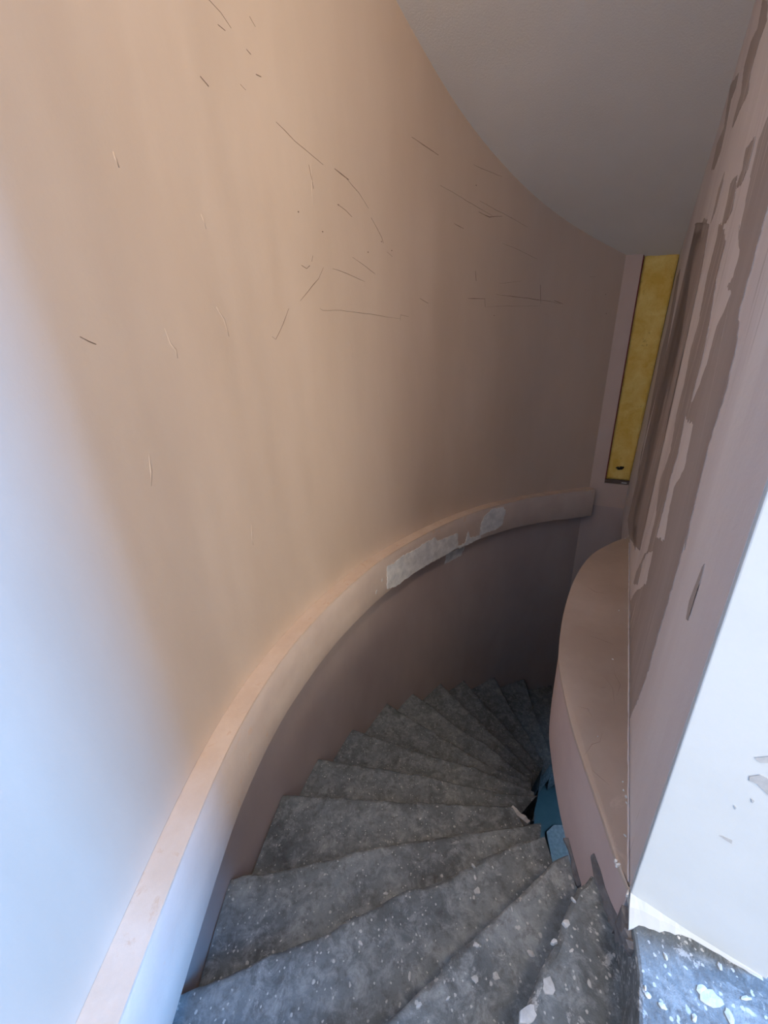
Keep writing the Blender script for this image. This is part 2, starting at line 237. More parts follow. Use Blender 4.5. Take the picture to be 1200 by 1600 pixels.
def concrete(name, dark=1.0, spots=0.0, dirt=0.0):
    t = NT(name)
    base = t.mix(t.ramp(t.noise(3.2, 7, 0.65, dist=0.7), [(0.3, 0.0), (0.7, 1.0)]),
                 tuple(v * dark for v in (0.088, 0.100, 0.106)), tuple(v * dark for v in (0.262, 0.290, 0.300)))
    base = t.mix(t.ramp(t.noise(20, 10, 0.78, dist=0.5), [(0.47, 0.0), (0.68, 0.75)]), base, tuple(v * dark for v in (0.40, 0.43, 0.435)))
    base = t.mix(t.ramp(t.noise(45, 5, 0.7), [(0.34, 0.45), (0.50, 0.0)]), base, tuple(v * dark for v in (0.075, 0.070, 0.068)))
    # dried plaster droplets of two sizes
    for sc, th, dn in ((95, 0.20, 0.62), (42, 0.14, 0.70)):
        v = t.n('ShaderNodeTexVoronoi')
        v.inputs['Scale'].default_value = sc
        dv = t.n('ShaderNodeVectorMath', operation='ADD')
        nz = t.n('ShaderNodeTexNoise')
        nz.inputs['Scale'].default_value = sc * 1.3
        t.l(t.pos, nz.inputs['Vector'])
        ms = t.n('ShaderNodeVectorMath', operation='SCALE')
        ms.inputs['Scale'].default_value = 0.55 / sc
        t.l(nz.outputs['Color'], ms.inputs[0])
        t.l(t.pos, dv.inputs[0])
        t.l(ms.outputs[0], dv.inputs[1])
        t.l(dv.outputs[0], v.inputs['Vector'])
        near = t.ramp(v.outputs['Distance'], [(th, 1.0), (th + 0.07, 0.0)])
        sep = t.n('ShaderNodeSeparateColor')
        t.l(v.outputs['Color'], sep.inputs[0])
        pick = t.ramp(sep.outputs[0], [(dn + 0.18 - spots * 0.3, 0.0), (dn + 0.2 - spots * 0.3, 1.0)])
        base = t.mix(t.math('MULTIPLY', t.math('MULTIPLY', near, pick), 0.8), base, (0.58, 0.585, 0.57))
    if spots > 0:
        k = t.ramp(t.noise(24, 9, 0.78, dist=0.35), [(0.62 - spots * 0.05, 0.0), (0.66 - spots * 0.05, 1.0)])
        base = t.mix(t.math('MULTIPLY', k, 0.4 + 0.3 * spots), base, (0.55, 0.56, 0.56))
    h = t.mix(0.5, t.noise(26, 8, 0.7), t.noise(90, 4, 0.6))
    nm = t.bump(h, 0.75, 0.006)
    return t.done(base, 0.82, nm, 0.3)


CONC = concrete('worn dark concrete', 1.08, 0.05)
CONC2 = concrete('worn concrete with splatter', 1.2, 0.4)
CONC3 = concrete('plaster splattered concrete', 1.05, 0.9)
FOAM = foam()

# ---------------------------------------------------------------- object helpers


def link(name, me, mat, parent=None, smooth=False):
    o = bpy.data.objects.new(name, me)
    C.objects.link(o)
    if mat:
        me.materials.append(mat)
    if smooth:
        for p in me.polygons:
            p.use_smooth = True
    if parent:
        o.parent = parent
        o.matrix_parent_inverse = Matrix.Translation(-parent.location)
    return o


def from_bm(name, bm, mat, parent=None, smooth=False, fix=True):
    if fix:
        bmesh.ops.recalc_face_normals(bm, faces=bm.faces)
    me = bpy.data.meshes.new(name)
    bm.to_mesh(me)
    bm.free()
    return link(name, me, mat, parent, smooth)


def thing(name, label, cat, loc, group=None):
    o = bpy.data.objects.new(name, None)
    o.empty_display_size = 0.1
    C.objects.link(o)
    o.location = loc
    o['label'] = label
    o['category'] = cat
    if group:
        o['group'] = group
    return o


def struct(o, label=None, cat=None):
    o['kind'] = 'structure'
    if label:
        o['label'] = label
    if cat:
        o['category'] = cat
    return o


def offset(curve, d):
    out = []
    n = len(curve)
    for i, q in enumerate(curve):
        a = Vector(curve[max(i - 1, 0)])
        b = Vector(curve[min(i + 1, n - 1)])
        t = (b - a).normalized()
        out.append(Vector(q) + Vector((-t.y, t.x)) * d)
    return out


def strip_solid(curve_in, curve_out, z0, z1, cols=1):
    """closed bar between two plan curves; z0/z1 may be functions of the point"""
    f0 = z0 if callable(z0) else (lambda x, y: z0)
    f1 = z1 if callable(z1) else (lambda x, y: z1)
    bm = bmesh.new()
    rings = []
    for a, b in zip(curve_in, curve_out):
        r = []
        for k in range(cols + 1):
            t = k / cols
            r.append(bm.verts.new((a.x, a.y, f0(a.x, a.y) * (1 - t) + f1(a.x, a.y) * t)))
        for k in range(cols + 1):
            t = 1 - k / cols
            r.append(bm.verts.new((b.x, b.y, f0(b.x, b.y) * (1 - t) + f1(b.x, b.y) * t)))
        rings.append(r)
    m = len(rings[0])
    for r, s in zip(rings[:-1], rings[1:]):
        for k in range(m):
            bm.faces.new((r[k], r[(k + 1) % m], s[(k + 1) % m], s[k]))
    bm.faces.new(rings[0])
    bm.faces.new(list(reversed(rings[-1])))
    return bm


def prism(poly, z0, z1):
    bm = bmesh.new()
    f1 = z1 if callable(z1) else (lambda x, y: z1)
    f0 = z0 if callable(z0) else (lambda x, y: z0)
    a = [bm.verts.new((x, y, f0(x, y))) for x, y in poly]
    b = [bm.verts.new((x, y, f1(x, y))) for x, y in poly]
    n = len(a)
    bm.faces.new(a)
    bm.faces.new(list(reversed(b)))
    for i in range(n):
        bm.faces.new((a[i], a[(i + 1) % n], b[(i + 1) % n], b[i]))
    return bm


def bevel(bm, w, ang=0.5, seg=2):
    bmesh.ops.recalc_face_normals(bm, faces=bm.faces)
    es = [e for e in bm.edges if len(e.link_faces) == 2 and e.calc_face_angle(0) > ang]
    bmesh.ops.bevel(bm, geom=es, offset=w, segments=seg, profile=0.5, affect='EDGES')
    return bm


def smooth_angle(o, ang=0.6):
    me = o.data
    for p in me.polygons:
        p.use_smooth = True
    bm = bmesh.new()
    bm.from_mesh(me)
    for e in bm.edges:
        if len(e.link_faces) == 2 and e.calc_face_angle(0) > ang:
            e.smooth = False
    bm.to_mesh(me)
    bm.free()
    return o


# ---------------------------------------------------------------- curved outer wall
ARC = [0.0]
for a, b in zip(WALL[:-1], WALL[1:]):
    ARC.append(ARC[-1] + (Vector(b) - Vector(a)).length)


def wall_at(u, off):
    i = 0
    while i < len(ARC) - 2 and ARC[i + 1] < u:
        i += 1
    t = (u - ARC[i]) / (ARC[i + 1] - ARC[i])
    a, b = Vector(WALL[i]), Vector(WALL[i + 1])
    d = (b - a).normalized()
    a0 = Vector(WALL[max(i - 1, 0)])
    b1 = Vector(WALL[min(i + 2, len(WALL) - 1)])
    n = ((b - a0).normalized() * (1 - t) + (b1 - a).normalized() * t).normalized()
    return a + (b - a) * t + Vector((-n.y, n.x)) * off


inner = [Vector(q) for q in WALL]
outer = offset(WALL, 0.22)
low_in = offset(WALL, 0.02)
o = from_bm('wall_left', strip_solid(inner, outer, ZB - 0.001, lambda x, y: max(ceil_z(x, y) + 0.02, Z0 + 2.05 if y < 0.3 else 0), 12), PEACH)
struct(smooth_angle(o), 'tall curved peach plaster wall above the curved band', 'wall')
WALL_O = o
o = from_bm('wall_left_lower', strip_solid(low_in, outer, -0.05, ZB - 0.001, 10), PEACH_LOW)
struct(smooth_angle(o), 'curved dull pink wall between the band and the steps', 'wall')
LOW_O = o

# the band that runs round the curved wall at landing level
bi = offset(WALL, -0.078)
bt = offset(WALL, 0.019)
rnd = random.Random(4)
band = thing('curved_band', 'long curved peach band standing proud of the curved left wall', 'wall ledge', (-0.55, 0.2, ZBB))
bm = bmesh.new()
rings = []
for i, (a, b) in enumerate(zip(bi, bt)):
    wob = 0.005 * noise.noise(Vector((i * 0.23, 0, 0)))
    r = []
    for (t, z) in ((1, ZB - 0.006), (0.05, ZB - 0.006), (0.0, ZB - 0.016), (0.0, ZB - 0.10), (0.0, ZBB + 0.10), (0.0, ZBB + 0.01), (0.05, ZBB), (1, ZBB)):
        # t is the depth from the wall face (1) to the nose (0)
        q = a.lerp(b, t)
        r.append(bm.verts.new((q.x, q.y, z + wob)))
    rings.append(r)
for r, s in zip(rings[:-1], rings[1:]):
    for k in range(8):
        bm.faces.new((r[k], r[(k + 1) % 8], s[(k + 1) % 8], s[k]))
bm.faces.new(rings[0])
bm.faces.new(list(reversed(rings[-1])))
face = smooth_angle(from_bm('band_face', bm, BAND, band))
top = strip_solid([q for q in offset(WALL, -0.0765)], [q for q in offset(WALL, -0.0005)], ZB - 0.007, lambda x, y: ZB + 0.003 * noise.noise(Vector((x * 4, y * 4, 0))))
smooth_angle(from_bm('band_top', top, BANDTOP, band))['label'] = 'rough orange-peach top of the band'


def patch(name, poly, mapper, mat, parent, thick, jag=0.0, step=0.06, seed=1, axis=0):
    """flat patch outline given in surface coordinates (u, z), bent onto the surface"""
    rr = random.Random(seed)
    pts = []
    n = len(poly)
    for i in range(n):
        a, b = Vector(poly[i]), Vector(poly[(i + 1) % n])
        L = (b - a).length
        m = max(1, int(L / max(jag * 2.2, 0.012))) if jag else 1
        m = min(m, 14)
        for k in range(m):
            q = a.lerp(b, k / m)
            if jag and k:
                d = (b - a).normalized()
                q = q + Vector((-d.y, d.x)) * rr.uniform(-jag, jag)
            pts.append(q)
    bm = bmesh.new()
    vs = [bm.verts.new((q.x, q.y, 0)) for q in pts]
    f = bm.faces.new(vs)
    bmesh.ops.triangulate(bm, faces=[f], ngon_method='EAR_CLIP')
    u0 = min(q.x for q in pts)
    u1 = max(q.x for q in pts)
    u = u0 + step
    while u < u1:
        bmesh.ops.bisect_plane(bm, geom=bm.verts[:] + bm.edges[:] + bm.faces[:], plane_co=(u, 0, 0), plane_no=(1, 0, 0))
        u += step
    ext = bmesh.ops.extrude_face_region(bm, geom=bm.faces[:])
    new = {v for v in ext['geom'] if isinstance(v, bmesh.types.BMVert)}
    for v in bm.verts:
        lift = thick if v in new else -0.0015
        v.co = mapper(v.co.x, v.co.y, lift)
    return from_bm(name, bm, mat, parent)


def on_band(u, z, lift):
    q = wall_at(u, -0.078 - lift)
    return Vector((q.x, q.y, z))


def on_low(u, z, lift):
    q = wall_at(u, 0.02 - lift)
    return Vector((q.x, q.y, z))


def on_wall(u, z, lift):
    q = wall_at(u, -lift)
    return Vector((q.x, q.y, z))


for i, P in enumerate(PATCH_BAND):
    o = patch('filler_patch', P, on_band, FILLER, band, 0.003, 0.005, 0.05, 20 + i)
    if i == 0:
        o['label'] = 'large trowelled grey-white filler patch'
for P in PATCH_LOW:
    patch('filler_patch', P, on_low, FILLER, LOW_O, 0.002, 0.004, 0.05, 31)
for k, (u, z) in enumerate([(PATCH_BAND[0][0][0] - 0.06, ZBB + 0.12), (PATCH_BAND[0][0][0] - 0.13, ZBB + 0.07)]):
    patch('filler_patch', [(u - 0.006, z - 0.01), (u + 0.004, z - 0.006), (u + 0.008, z + 0.012), (u - 0.003, z + 0.006)], on_band, SPLASHM, band, 0.002, 0, 0.05)

# pencil-like scratches on the curved wall, each a thin mark of its own
rs = random.Random(9)
for L in SCRATCH:
    ww = rs.choice((0.0006, 0.0009, 0.0014))
    up, dn = [], []
    fine = []
    for a, b in zip(L[:-1], L[1:]):
        a, b = Vector(a), Vector(b)
        m = max(1, int((b - a).length / 0.04))
        for k in range(m):
            fine.append(a.lerp(b, k / m) + Vector((rs.uniform(-1, 1), rs.uniform(-1, 1))) * 0.0015)
    fine.append(Vector(L[-1]))
    n = len(fine)
    bm = bmesh.new()
    prev = None
    for i, q in enumerate(fine):
        d = (fine[min(i + 1, n - 1)] - fine[max(i - 1, 0)]).normalized()
        h = ww * (0.35 + 0.65 * math.sin(math.pi * (i + 0.4) / (n - 0.2))) * rs.uniform(0.6, 1.3)
        s = Vector((-d.y, d.x)) * h
        r = [bm.verts.new(on_wall(q.x + s.x * g, q.y + s.y * g, l)) for g, l in ((1, -0.0006), (1, 0.0007), (-1, 0.0007), (-1, -0.0006))]
        if prev:
            for k in range(4):
                bm.faces.new((prev[k], prev[(k + 1) % 4], r[(k + 1) % 4], r[k]))
        else:
            bm.faces.new(r)
        prev = r
    bm.faces.new(list(reversed(prev)))
    from_bm('scratch_mark', bm, PENCIL, WALL_O)
for u, z in SPECK:
    patch('scratch_mark', [(u - 0.004, z), (u - 0.001, z - 0.003), (u + 0.004, z - 0.001), (u + 0.002, z + 0.003)], on_wall, PENCIL, WALL_O, 0.001)

# ---------------------------------------------------------------- far narrow wall with the niche
d2 = (FAR - FARL).normalized()
n2 = Vector((-DIR.x, -DIR.y))            # towards the camera
back = -n2


def far_pt(s, dep):
    return FARL + d2 * s + back * dep


NL = 0.108                                # niche starts here along the far wall
WID = (FAR - FARL).length
ZS = Z0 - 0.985                           # niche sill height
ext = 1.6                                 # below the landing the far wall runs on under the ledge
bm = prism([far_pt(-0.25, 0.0), far_pt(NL, 0.0), far_pt(NL, 0.2), far_pt(-0.25, 0.2)], Z0 - 1.2, lambda x, y: ceil_z(x, y) + 0.02)
struct(from_bm('wall_back', bm, STRIP), 'narrow pink plaster strip left of the yellow foam', 'wall')
bm = prism([far_pt(NL, 0.055), far_pt(WID + 0.2, 0.055), far_pt(WID + 0.2, 0.2), far_pt(NL, 0.2)], ZS, lambda x, y: ceil_z(x, y) + 0.02)
struct(from_bm('wall_back_niche', bm, SILL), 'dark back of the niche behind the yellow foam', 'wall')
bm = prism([far_pt(-0.25, 0.0), far_pt(ext, 0.0), far_pt(ext, 0.2), far_pt(-0.25, 0.2)], -0.05, Z0 - 1.2)
LOWB = struct(from_bm('wall_back_lower', bm, PEACH_LOW), 'dark lower end wall beyond the winding steps', 'wall')
bm = prism([far_pt(NL, 0.0), far_pt(WID + 0.2, 0.0), far_pt(WID + 0.2, 0.2), far_pt(NL, 0.2)], Z0 - 1.2, ZS)
struct(from_bm('wall_back_sill', bm, STRIP), 'pink plaster below the yellow foam niche', 'wall')

# yellow foam board in the niche
f = thing('insulation_board', 'tall narrow yellow insulation foam board in the far niche', 'insulation', (*far_pt(NL + 0.1, 0.04), ZS + 0.04))
bm = bmesh.new()
NX, NZ = 10, 60
grid = []
for j in range(NZ + 1):
    row = []
    for i in range(NX + 1):
        s = NL + 0.008 + (WID - 0.008 - NL) * i / NX
        q0 = far_pt(s, 0.0)
        zt = ceil_z(q0.x, q0.y) - 0.006 + 0.012 * noise.noise(Vector((s * 30, 0, 5)))
        z = ZS + 0.035 + (zt - ZS - 0.035) * j / NZ
        s += (0.004 + 0.040 * min(max((z - Z0 + 0.95) / 2.0, 0), 1)) * i / NX
        dep = 0.024 + 0.009 * noise.noise(Vector((s * 9, z * 5, 0))) + 0.004 * noise.noise(Vector((s * 40, z * 26, 3)))
        q = far_pt(s, dep)
        row.append(bm.verts.new((q.x, q.y, z)))
    grid.append(row)
for j in range(NZ):
    for i in range(NX):
        bm.faces.new((grid[j][i], grid[j][i + 1], grid[j + 1][i + 1], grid[j + 1][i]))
e = bmesh.ops.extrude_face_region(bm, geom=bm.faces[:])
for v in e['geom']:
    if isinstance(v, bmesh.types.BMVert):
        v.co += Vector((back.x, back.y, 0)) * 0.012
from_bm('foam_face', bm, FOAM, f, True)
# frayed black knot near the foot of the foam
bm = bmesh.new()
kc = far_pt(NL + 0.095, 0.012)
rk = random.Random(3)
for k in range(7):
    t = (k - 3) / 3
    c = Vector((kc.x + d2.x * t * 0.02, kc.y + d2.y * t * 0.02, Z0 - 0.845 + rk.uniform(-0.01, 0.01) + abs(t) * 0.006))
    bmesh.ops.create_icosphere(bm, subdivisions=1, radius=rk.uniform(0.005, 0.011), matrix=Matrix.Translation(c) @ Matrix.Diagonal((1.4, 1.2, rk.uniform(0.6, 1.2), 1)))
from_bm('cable_knot', bm, BLACK, f, True)['label'] = 'small black frayed knot'
sl = thing('niche_sill', 'dark brown wooden sill strip under the yellow foam', 'sill', (*far_pt(NL + 0.1, 0.03), ZS))
from_bm('sill_board', bevel(prism([far_pt(NL + 0.001, 0.006), far_pt(WID + 0.05, 0.006), far_pt(WID + 0.05, 0.05), far_pt(NL + 0.001, 0.05)], ZS + 0.0005, ZS + 0.034), 0.003), SILL, sl)
from_bm('paint_chip', bevel(prism([far_pt(NL + 0.125, 0.001), far_pt(NL + 0.165, 0.002), far_pt(NL + 0.165, 0.007), far_pt(NL + 0.13, 0.007)], ZS + 0.010, ZS + 0.020), 0.002), SPLASHM, sl)['label'] = 'chip of white paint'
rd = thing('red_edge_strip', 'thin dark red strip along the left edge of the foam', 'trim', (*far_pt(NL, 0.02), ZS))
from_bm('strip_body', prism([far_pt(NL + 0.0005, 0.003), far_pt(NL + 0.006, 0.003), far_pt(NL + 0.006, 0.03), far_pt(NL + 0.0005, 0.03)], ZS + 0.036, lambda x, y: ceil_z(x, y) - 0.005), RED, rd)

# ---------------------------------------------------------------- right partition wall
def twist(s, z):
    a = min(max(s / 1.2, 0), 1)
    b = min(max((z - Z0 + 0.95) / 2.0, 0), 1)
    return 0.042 * a * b


def part_pt(s, z, off=0.0):
    q = C0 + DIR * s + NOR * (twist(s, z) + off)
    return Vector((q.x, q.y, z))


TH = 0.185
SEND = 3.16
# face layer, core and the white painted end
bm = bmesh.new()
NS, NZZ = 24, 20
fr = []
for i in range(NS + 1):
    s = SEND * i / NS
    row = []
    for j in range(NZZ + 1):
        q = C0 + DIR * s
        zt = ceil_z(q.x, q.y) + 0.02
        z = ZDB + 0.02 + (zt - ZDB - 0.02) * j / NZZ
        row.append(bm.verts.new(part_pt(s, z)))
    fr.append(row)
bk = []
for i in range(NS + 1):
    s = SEND * i / NS
    q = C0 + DIR * s
    zt = ceil_z(q.x, q.y) + 0.02
    b0 = C0 + DIR * s + NOR * TH
    bk.append([bm.verts.new((b0.x, b0.y, ZDB + 0.02)), bm.verts.new((b0.x, b0.y, zt))])
for i in range(NS):
    for j in range(NZZ):
        bm.faces.new((fr[i][j], fr[i + 1][j], fr[i + 1][j + 1], fr[i][j + 1]))
    bm.faces.new((bk[i][0], bk[i][1], bk[i + 1][1], bk[i + 1][0]))
    bm.faces.new((fr[i][-1], fr[i + 1][-1], bk[i + 1][1], bk[i][1]))
    bm.faces.new((fr[i][0], bk[i][0], bk[i + 1][0], fr[i + 1][0]))
bm.faces.new([v for v in fr[0]] + [bk[0][1], bk[0][0]])
bm.faces.new([v for v in fr[-1]] + [bk[-1][1], bk[-1][0]])
WR = struct(from_bm('wall_right', bm, PINK), 'straight partition wall with brown and pale pink trowel streaks', 'wall')


def on_part(s, z, lift):
    return part_pt(s, z, -lift)


for i, P in enumerate(BROWN_P):
    P = [(max(s, 0.004), min(z, ceil_z(*(C0 + DIR * s)) - 0.004)) for s, z in P]
    patch('bare_streak', P, on_part, BROWN, WR, 0.0012, 0.006 if i < 4 else 0.004, 0.3, 50 + i)

# white painted end of the partition and its chipped foot
a, b = C0 - DIR * 0.004, C0 - DIR * 0.004 + NOR * TH
WE = from_bm('wall_end', bevel(prism([a - DIR * 0.008, b - DIR * 0.008 + NOR * 0.006, b + DIR * 0.3 + NOR * 0.006, b + DIR * 0.3, b + DIR * 0.003, a + DIR * 0.003], LAND - 0.02, Z0 + 2.05), 0.002), WHITE)
struct(WE, 'bright white painted end of the partition wall at right', 'wall')


def on_end(t, z, lift):
    q = C0 + NOR * t - DIR * (0.012 + lift)
    return Vector((q.x, q.y, z))


for i, P in enumerate(MARKS):
    patch('scuff_mark', P, on_end, GREYMARK, WE, 0.0012, 0.003, 0.3, 70 + i)
# plaster fillet at the foot of the white wall end
bm = bmesh.new()
prev = None
rf = random.Random(8)
for i in range(25):
    t = TH * i / 24
    hh = 0.022 * (1 - i / 26) * (0.95 + 0.1 * rf.random())
    ww = 0.042 * max(0.12, 1 - i / 13) * (0.85 + 0.3 * rf.random())
    r = [bm.verts.new(on_end(t, z, l)) for z, l in ((LAND - 0.004, -0.003), (LAND + hh, -0.003), (LAND + hh * 0.35, ww * 0.35), (LAND + 0.001, ww), (LAND - 0.004, ww))]
    if prev:
        for k in range(5):
            bm.faces.new((prev[k], prev[(k + 1) % 5], r[(k + 1) % 5], r[k]))
    else:
        bm.faces.new(r)
    prev = r
bm.faces.new(list(reversed(prev)))
from_bm('plaster_fillet', bm, WHITE, WE)

# ---------------------------------------------------------------- D-shaped ledge
from_pts = [Vector(q) for q in DEDGE]


def catmull(P, m=6):
    out = []
    n = len(P)
    for i in range(n - 1):
        p0, p1, p2, p3 = P[max(i - 1, 0)], P[i], P[i + 1], P[min(i + 2, n - 1)]
        for k in range(m):
            t = k / m
            out.append(0.5 * ((2 * p1) + (p2 - p0) * t + (2 * p0 - 5 * p1 + 4 * p2 - p3) * t * t + (3 * p1 - p0 - 3 * p2 + p3) * t ** 3))
    out.append(P[-1])
    return out


dc = catmull(from_pts, 5)
dpoly_top = dc + [C0 + DIR * 1.71 + NOR * 0.003, C0 + NOR * 0.003]
ledge = thing('curved_ledge', 'wide tan curved ledge below the streaked partition wall', 'wall ledge', (0.8, 1.2, ZDB))
d_in = offset([tuple(q) for q in dc], -0.006)
face_poly = d_in + [C0 + DIR * 1.70 + NOR * 0.05, C0 + NOR * 0.03 + DIR * 0.01]
o = from_bm('ledge_fascia', bevel(prism(face_poly, ZDB, ZD - 0.018), 0.003, 0.8, 1), DFACE, ledge)
smooth_angle(o)
o['label'] = 'smooth pink side of the ledge above the stairwell'
o = from_bm('ledge_top', bevel(prism(dpoly_top, ZD - 0.018, ZD), 0.004, 0.8, 2), DTOP, ledge)
smooth_angle(o)
# cement smear where the fascia meets steps one and two
rf = random.Random(2)
dcs = offset([tuple(q) for q in dc], -0.006)
for (i0, i1, hb, h0, h1) in ((0, 10, T1, 0.036, 0.016), (11, 16, T1 - RISE, 0.014, 0.006)):
    bm = bmesh.new()
    prev = None
    for i in range(i0, i1 + 1):
        q = dcs[i]
        tq = (dcs[min(i + 1, len(dcs) - 1)] - dcs[max(i - 1, 0)]).normalized()
        nn = Vector((-tq.y, tq.x))
        f_ = (i - i0) / (i1 - i0)
        hh = (h0 * (1 - f_) + h1 * f_) * rf.uniform(0.75, 1.25)
        ww = 0.010 * rf.uniform(0.6, 1.4)
        r = [bm.verts.new((q.x + nn.x * a, q.y + nn.y * a, hb + b)) for a, b in ((-0.004, -0.006), (-0.004, hh), (0.0025, hh * 0.92), (ww, 0.003), (ww, -0.006))]
        if prev:
            for k in range(5):
                bm.faces.new((prev[k], prev[(k + 1) % 5], r[(k + 1) % 5], r[k]))
        else:
            bm.faces.new(r)
        prev = r
    bm.faces.new(list(reversed(prev)))
    from_bm('cement_smear', bm, SKIRT, ledge)['label'] = 'rough dark cement smear along the foot'

# hairline cracks, white droplets and a pale caulk bead on the ledge top
def ribbon(name, pts, w_, h_, mapf, mat, parent, seed=0, taper=True):
    rr = random.Random(seed)
    fine = []
    for a, b in zip(pts[:-1], pts[1:]):
        a, b = Vector(a), Vector(b)
        m = max(1, int((b - a).length / 0.02))
        for k in range(m):
            fine.append(a.lerp(b, k / m) + Vector((rr.uniform(-1, 1), rr.uniform(-1, 1))) * w_ * (0.6 if taper else 0.15))
    fine.append(Vector(pts[-1]))
    n = len(fine)
    bm = bmesh.new()
    prev = None
    for i, q in enumerate(fine):
        d = (fine[min(i + 1, n - 1)] - fine[max(i - 1, 0)]).normalized()
        f_ = math.sin(math.pi * (i + 0.5) / n) if taper else 1.0
        h = w_ * (0.25 + 0.75 * f_) * rr.uniform(0.7, 1.2)
        s = Vector((-d.y, d.x)) * h
        r = [bm.verts.new(mapf(q.x + s.x * g, q.y + s.y * g, l)) for g, l in ((1, -0.001), (0, h_ * f_), (-1, -0.001))]
        if prev:
            for k in range(3):
                bm.faces.new((prev[k], prev[(k + 1) % 3], r[(k + 1) % 3], r[k]))
        else:
            bm.faces.new(r)
        prev = r
    bm.faces.new(list(reversed(prev)))
    return from_bm(name, bm, mat, parent)


def on_dtop(x, y, l):
    return Vector((x, y, ZD + l))


CRACKM = paint('brown hairline crack', (0.20, 0.14, 0.10), (0.26, 0.19, 0.14), 30, 0.1, 0.8)
for i, L in enumerate(CRACK):
    ribbon('hairline_crack', L, 0.0010, 0.0006, on_dtop, CRACKM, ledge, i)
ribbon('caulk_bead', [C0 + DIR * (0.01 + 0.17 * k) - NOR * 0.002 for k in range(11)], 0.0032, 0.004, on_dtop, PINK, ledge, 5, False)
for i, L in enumerate(RIDGE):
    o = ribbon('paint_ridge', L, 0.008, 0.0009, on_wall, PEACH, WALL_O, 40 + i)
    for p in o.data.polygons:
        p.use_smooth = True

# ---------------------------------------------------------------- staircase
stairs = thing('winding_staircase', 'dark worn concrete winding staircase curving down to the right', 'staircase', (0.2, 0.6, T1 - 0.4))
INN = {1: (0.441, 0.486), 2: (0.469, 0.6112), 3: (0.50, 0.720), 4: (0.545, 0.872), 5: (0.555, 1.02), 6: (0.655, 1.166), 7: (0.739, 1.30), 8: (0.80, 1.445), 9: (0.865, 1.585),
       10: (0.955, 1.735), 11: (1.10, 1.87), 12: (1.205, 2.03), 13: (1.36, 2.16), 14: (1.53, 2.25), 15: (1.68, 2.25), 16: (1.82, 2.20)}
NS_ = {int(k): [Vector(q) for q in v] for k, v in NOSE.items()}
# put every nosing line inner -> outer
for k, P in NS_.items():
    if k >= 3:
        NS_[k] = list(reversed(P))
NS_[1] = [Vector((0.441, 0.486))] + NS_[1] + [Vector((0.0, 0.10)), Vector((-0.30, -0.19)), Vector((-0.60, -0.48))]
NS_[2] = NS_[2] + [Vector((-0.30, 0.215)), Vector((-0.62, 0.05))]
NS_[0] = [C0 + DIR * 0.0, Vector((0.387, 0.2884)), Vector((0.3519, 0.2381)), Vector((0.15, -0.07)), Vector((-0.10, -0.45)), Vector((-0.45, -0.98))]
NS_[5] = [Vector((0.4935, 1.0352))] + NS_[5][1:]
NS_[12] = NS_[12][:]
NS_[13] = [Vector(INN[13]), Vector((1.41, 2.7364)), Vector((1.4523, 3.0138))]
NS_[14] = [Vector(INN[14]), Vector((1.68, 2.7)), Vector((1.7941, 3.1059))]
NS_[15] = [Vector(INN[15]), Vector((1.95, 2.6)), Vector((2.15, 2.90))]
NS_[16] = [Vector(INN[16]), Vector((2.2, 2.45)), Vector((2.55, 2.62))]
for k in range(7, 13):
    P = NS_[k]
    if (P[0] - Vector(INN[k])).length > 0.012:
        P[0] = Vector(INN[k])


def side(q):
    """signed distance of a plan point to the lower curved wall face, positive inside"""
    best = 1e9
    for i in range(len(low_in) - 1):
        a, b = low_in[i], low_in[i + 1]
        ab = b - a
        t = max(0, min(1, (q - a).dot(ab) / ab.length_squared))
        c = a + ab * t
        d = (q - c).length
        if d < best:
            best = d
            sgn = 1 if (ab.x * (q - a).y - ab.y * (q - a).x) < 0 else -1
    return best * sgn


def to_wall(P):
    """run the outer end of a nosing line on until it meets the wall"""
    P = list(P)
    while len(P) > 2 and side(P[-1]) < 0:
        P.pop()
    d = (P[-1] - P[-2]).normalized() if len(P) < 3 else (P[-1] - P[-3]).normalized()
    q = P[-1].copy()
    for _ in range(600):
        if side(q) < 0.0015:
            break
        q += d * 0.003
    if (q - P[-1]).length < 0.01:
        P[-1] = q
    else:
        P.append(q)
    return P


for k in NS_:
    if k <= 14:
        NS_[k] = to_wall(NS_[k])


def resam(P, n, pw=1.0):
    S = [0.0]
    for a, b in zip(P[:-1], P[1:]):
        S.append(S[-1] + (b - a).length)
    out = []
    for i in range(n + 1):
        t = (i / n) ** pw * S[-1]
        j = 0
        while j < len(S) - 2 and S[j + 1] < t:
            j += 1
        f_ = (t - S[j]) / max(S[j + 1] - S[j], 1e-9)
        out.append(P[j].lerp(P[j + 1], f_))
    return out


def fr_noise(x, y, z, s):
    return noise.noise(Vector((x * s, y * s, z * s)))


def clamp_wall(q):
    for _ in range(3):
        d = side(q)
        if d >= 0.0012:
            break
        best, bd = None, 1e9
        for i in range(len(low_in) - 1):
            a, b = low_in[i], low_in[i + 1]
            ab = b - a
            t = max(0, min(1, (q - a).dot(ab) / ab.length_squared))
            c = a + ab * t
            if (q - c).length < bd:
                bd = (q - c).length
                best = (c, ab.normalized())
        c, t = best
        q = c + Vector((t.y, -t.x)) * 0.0015
    return q


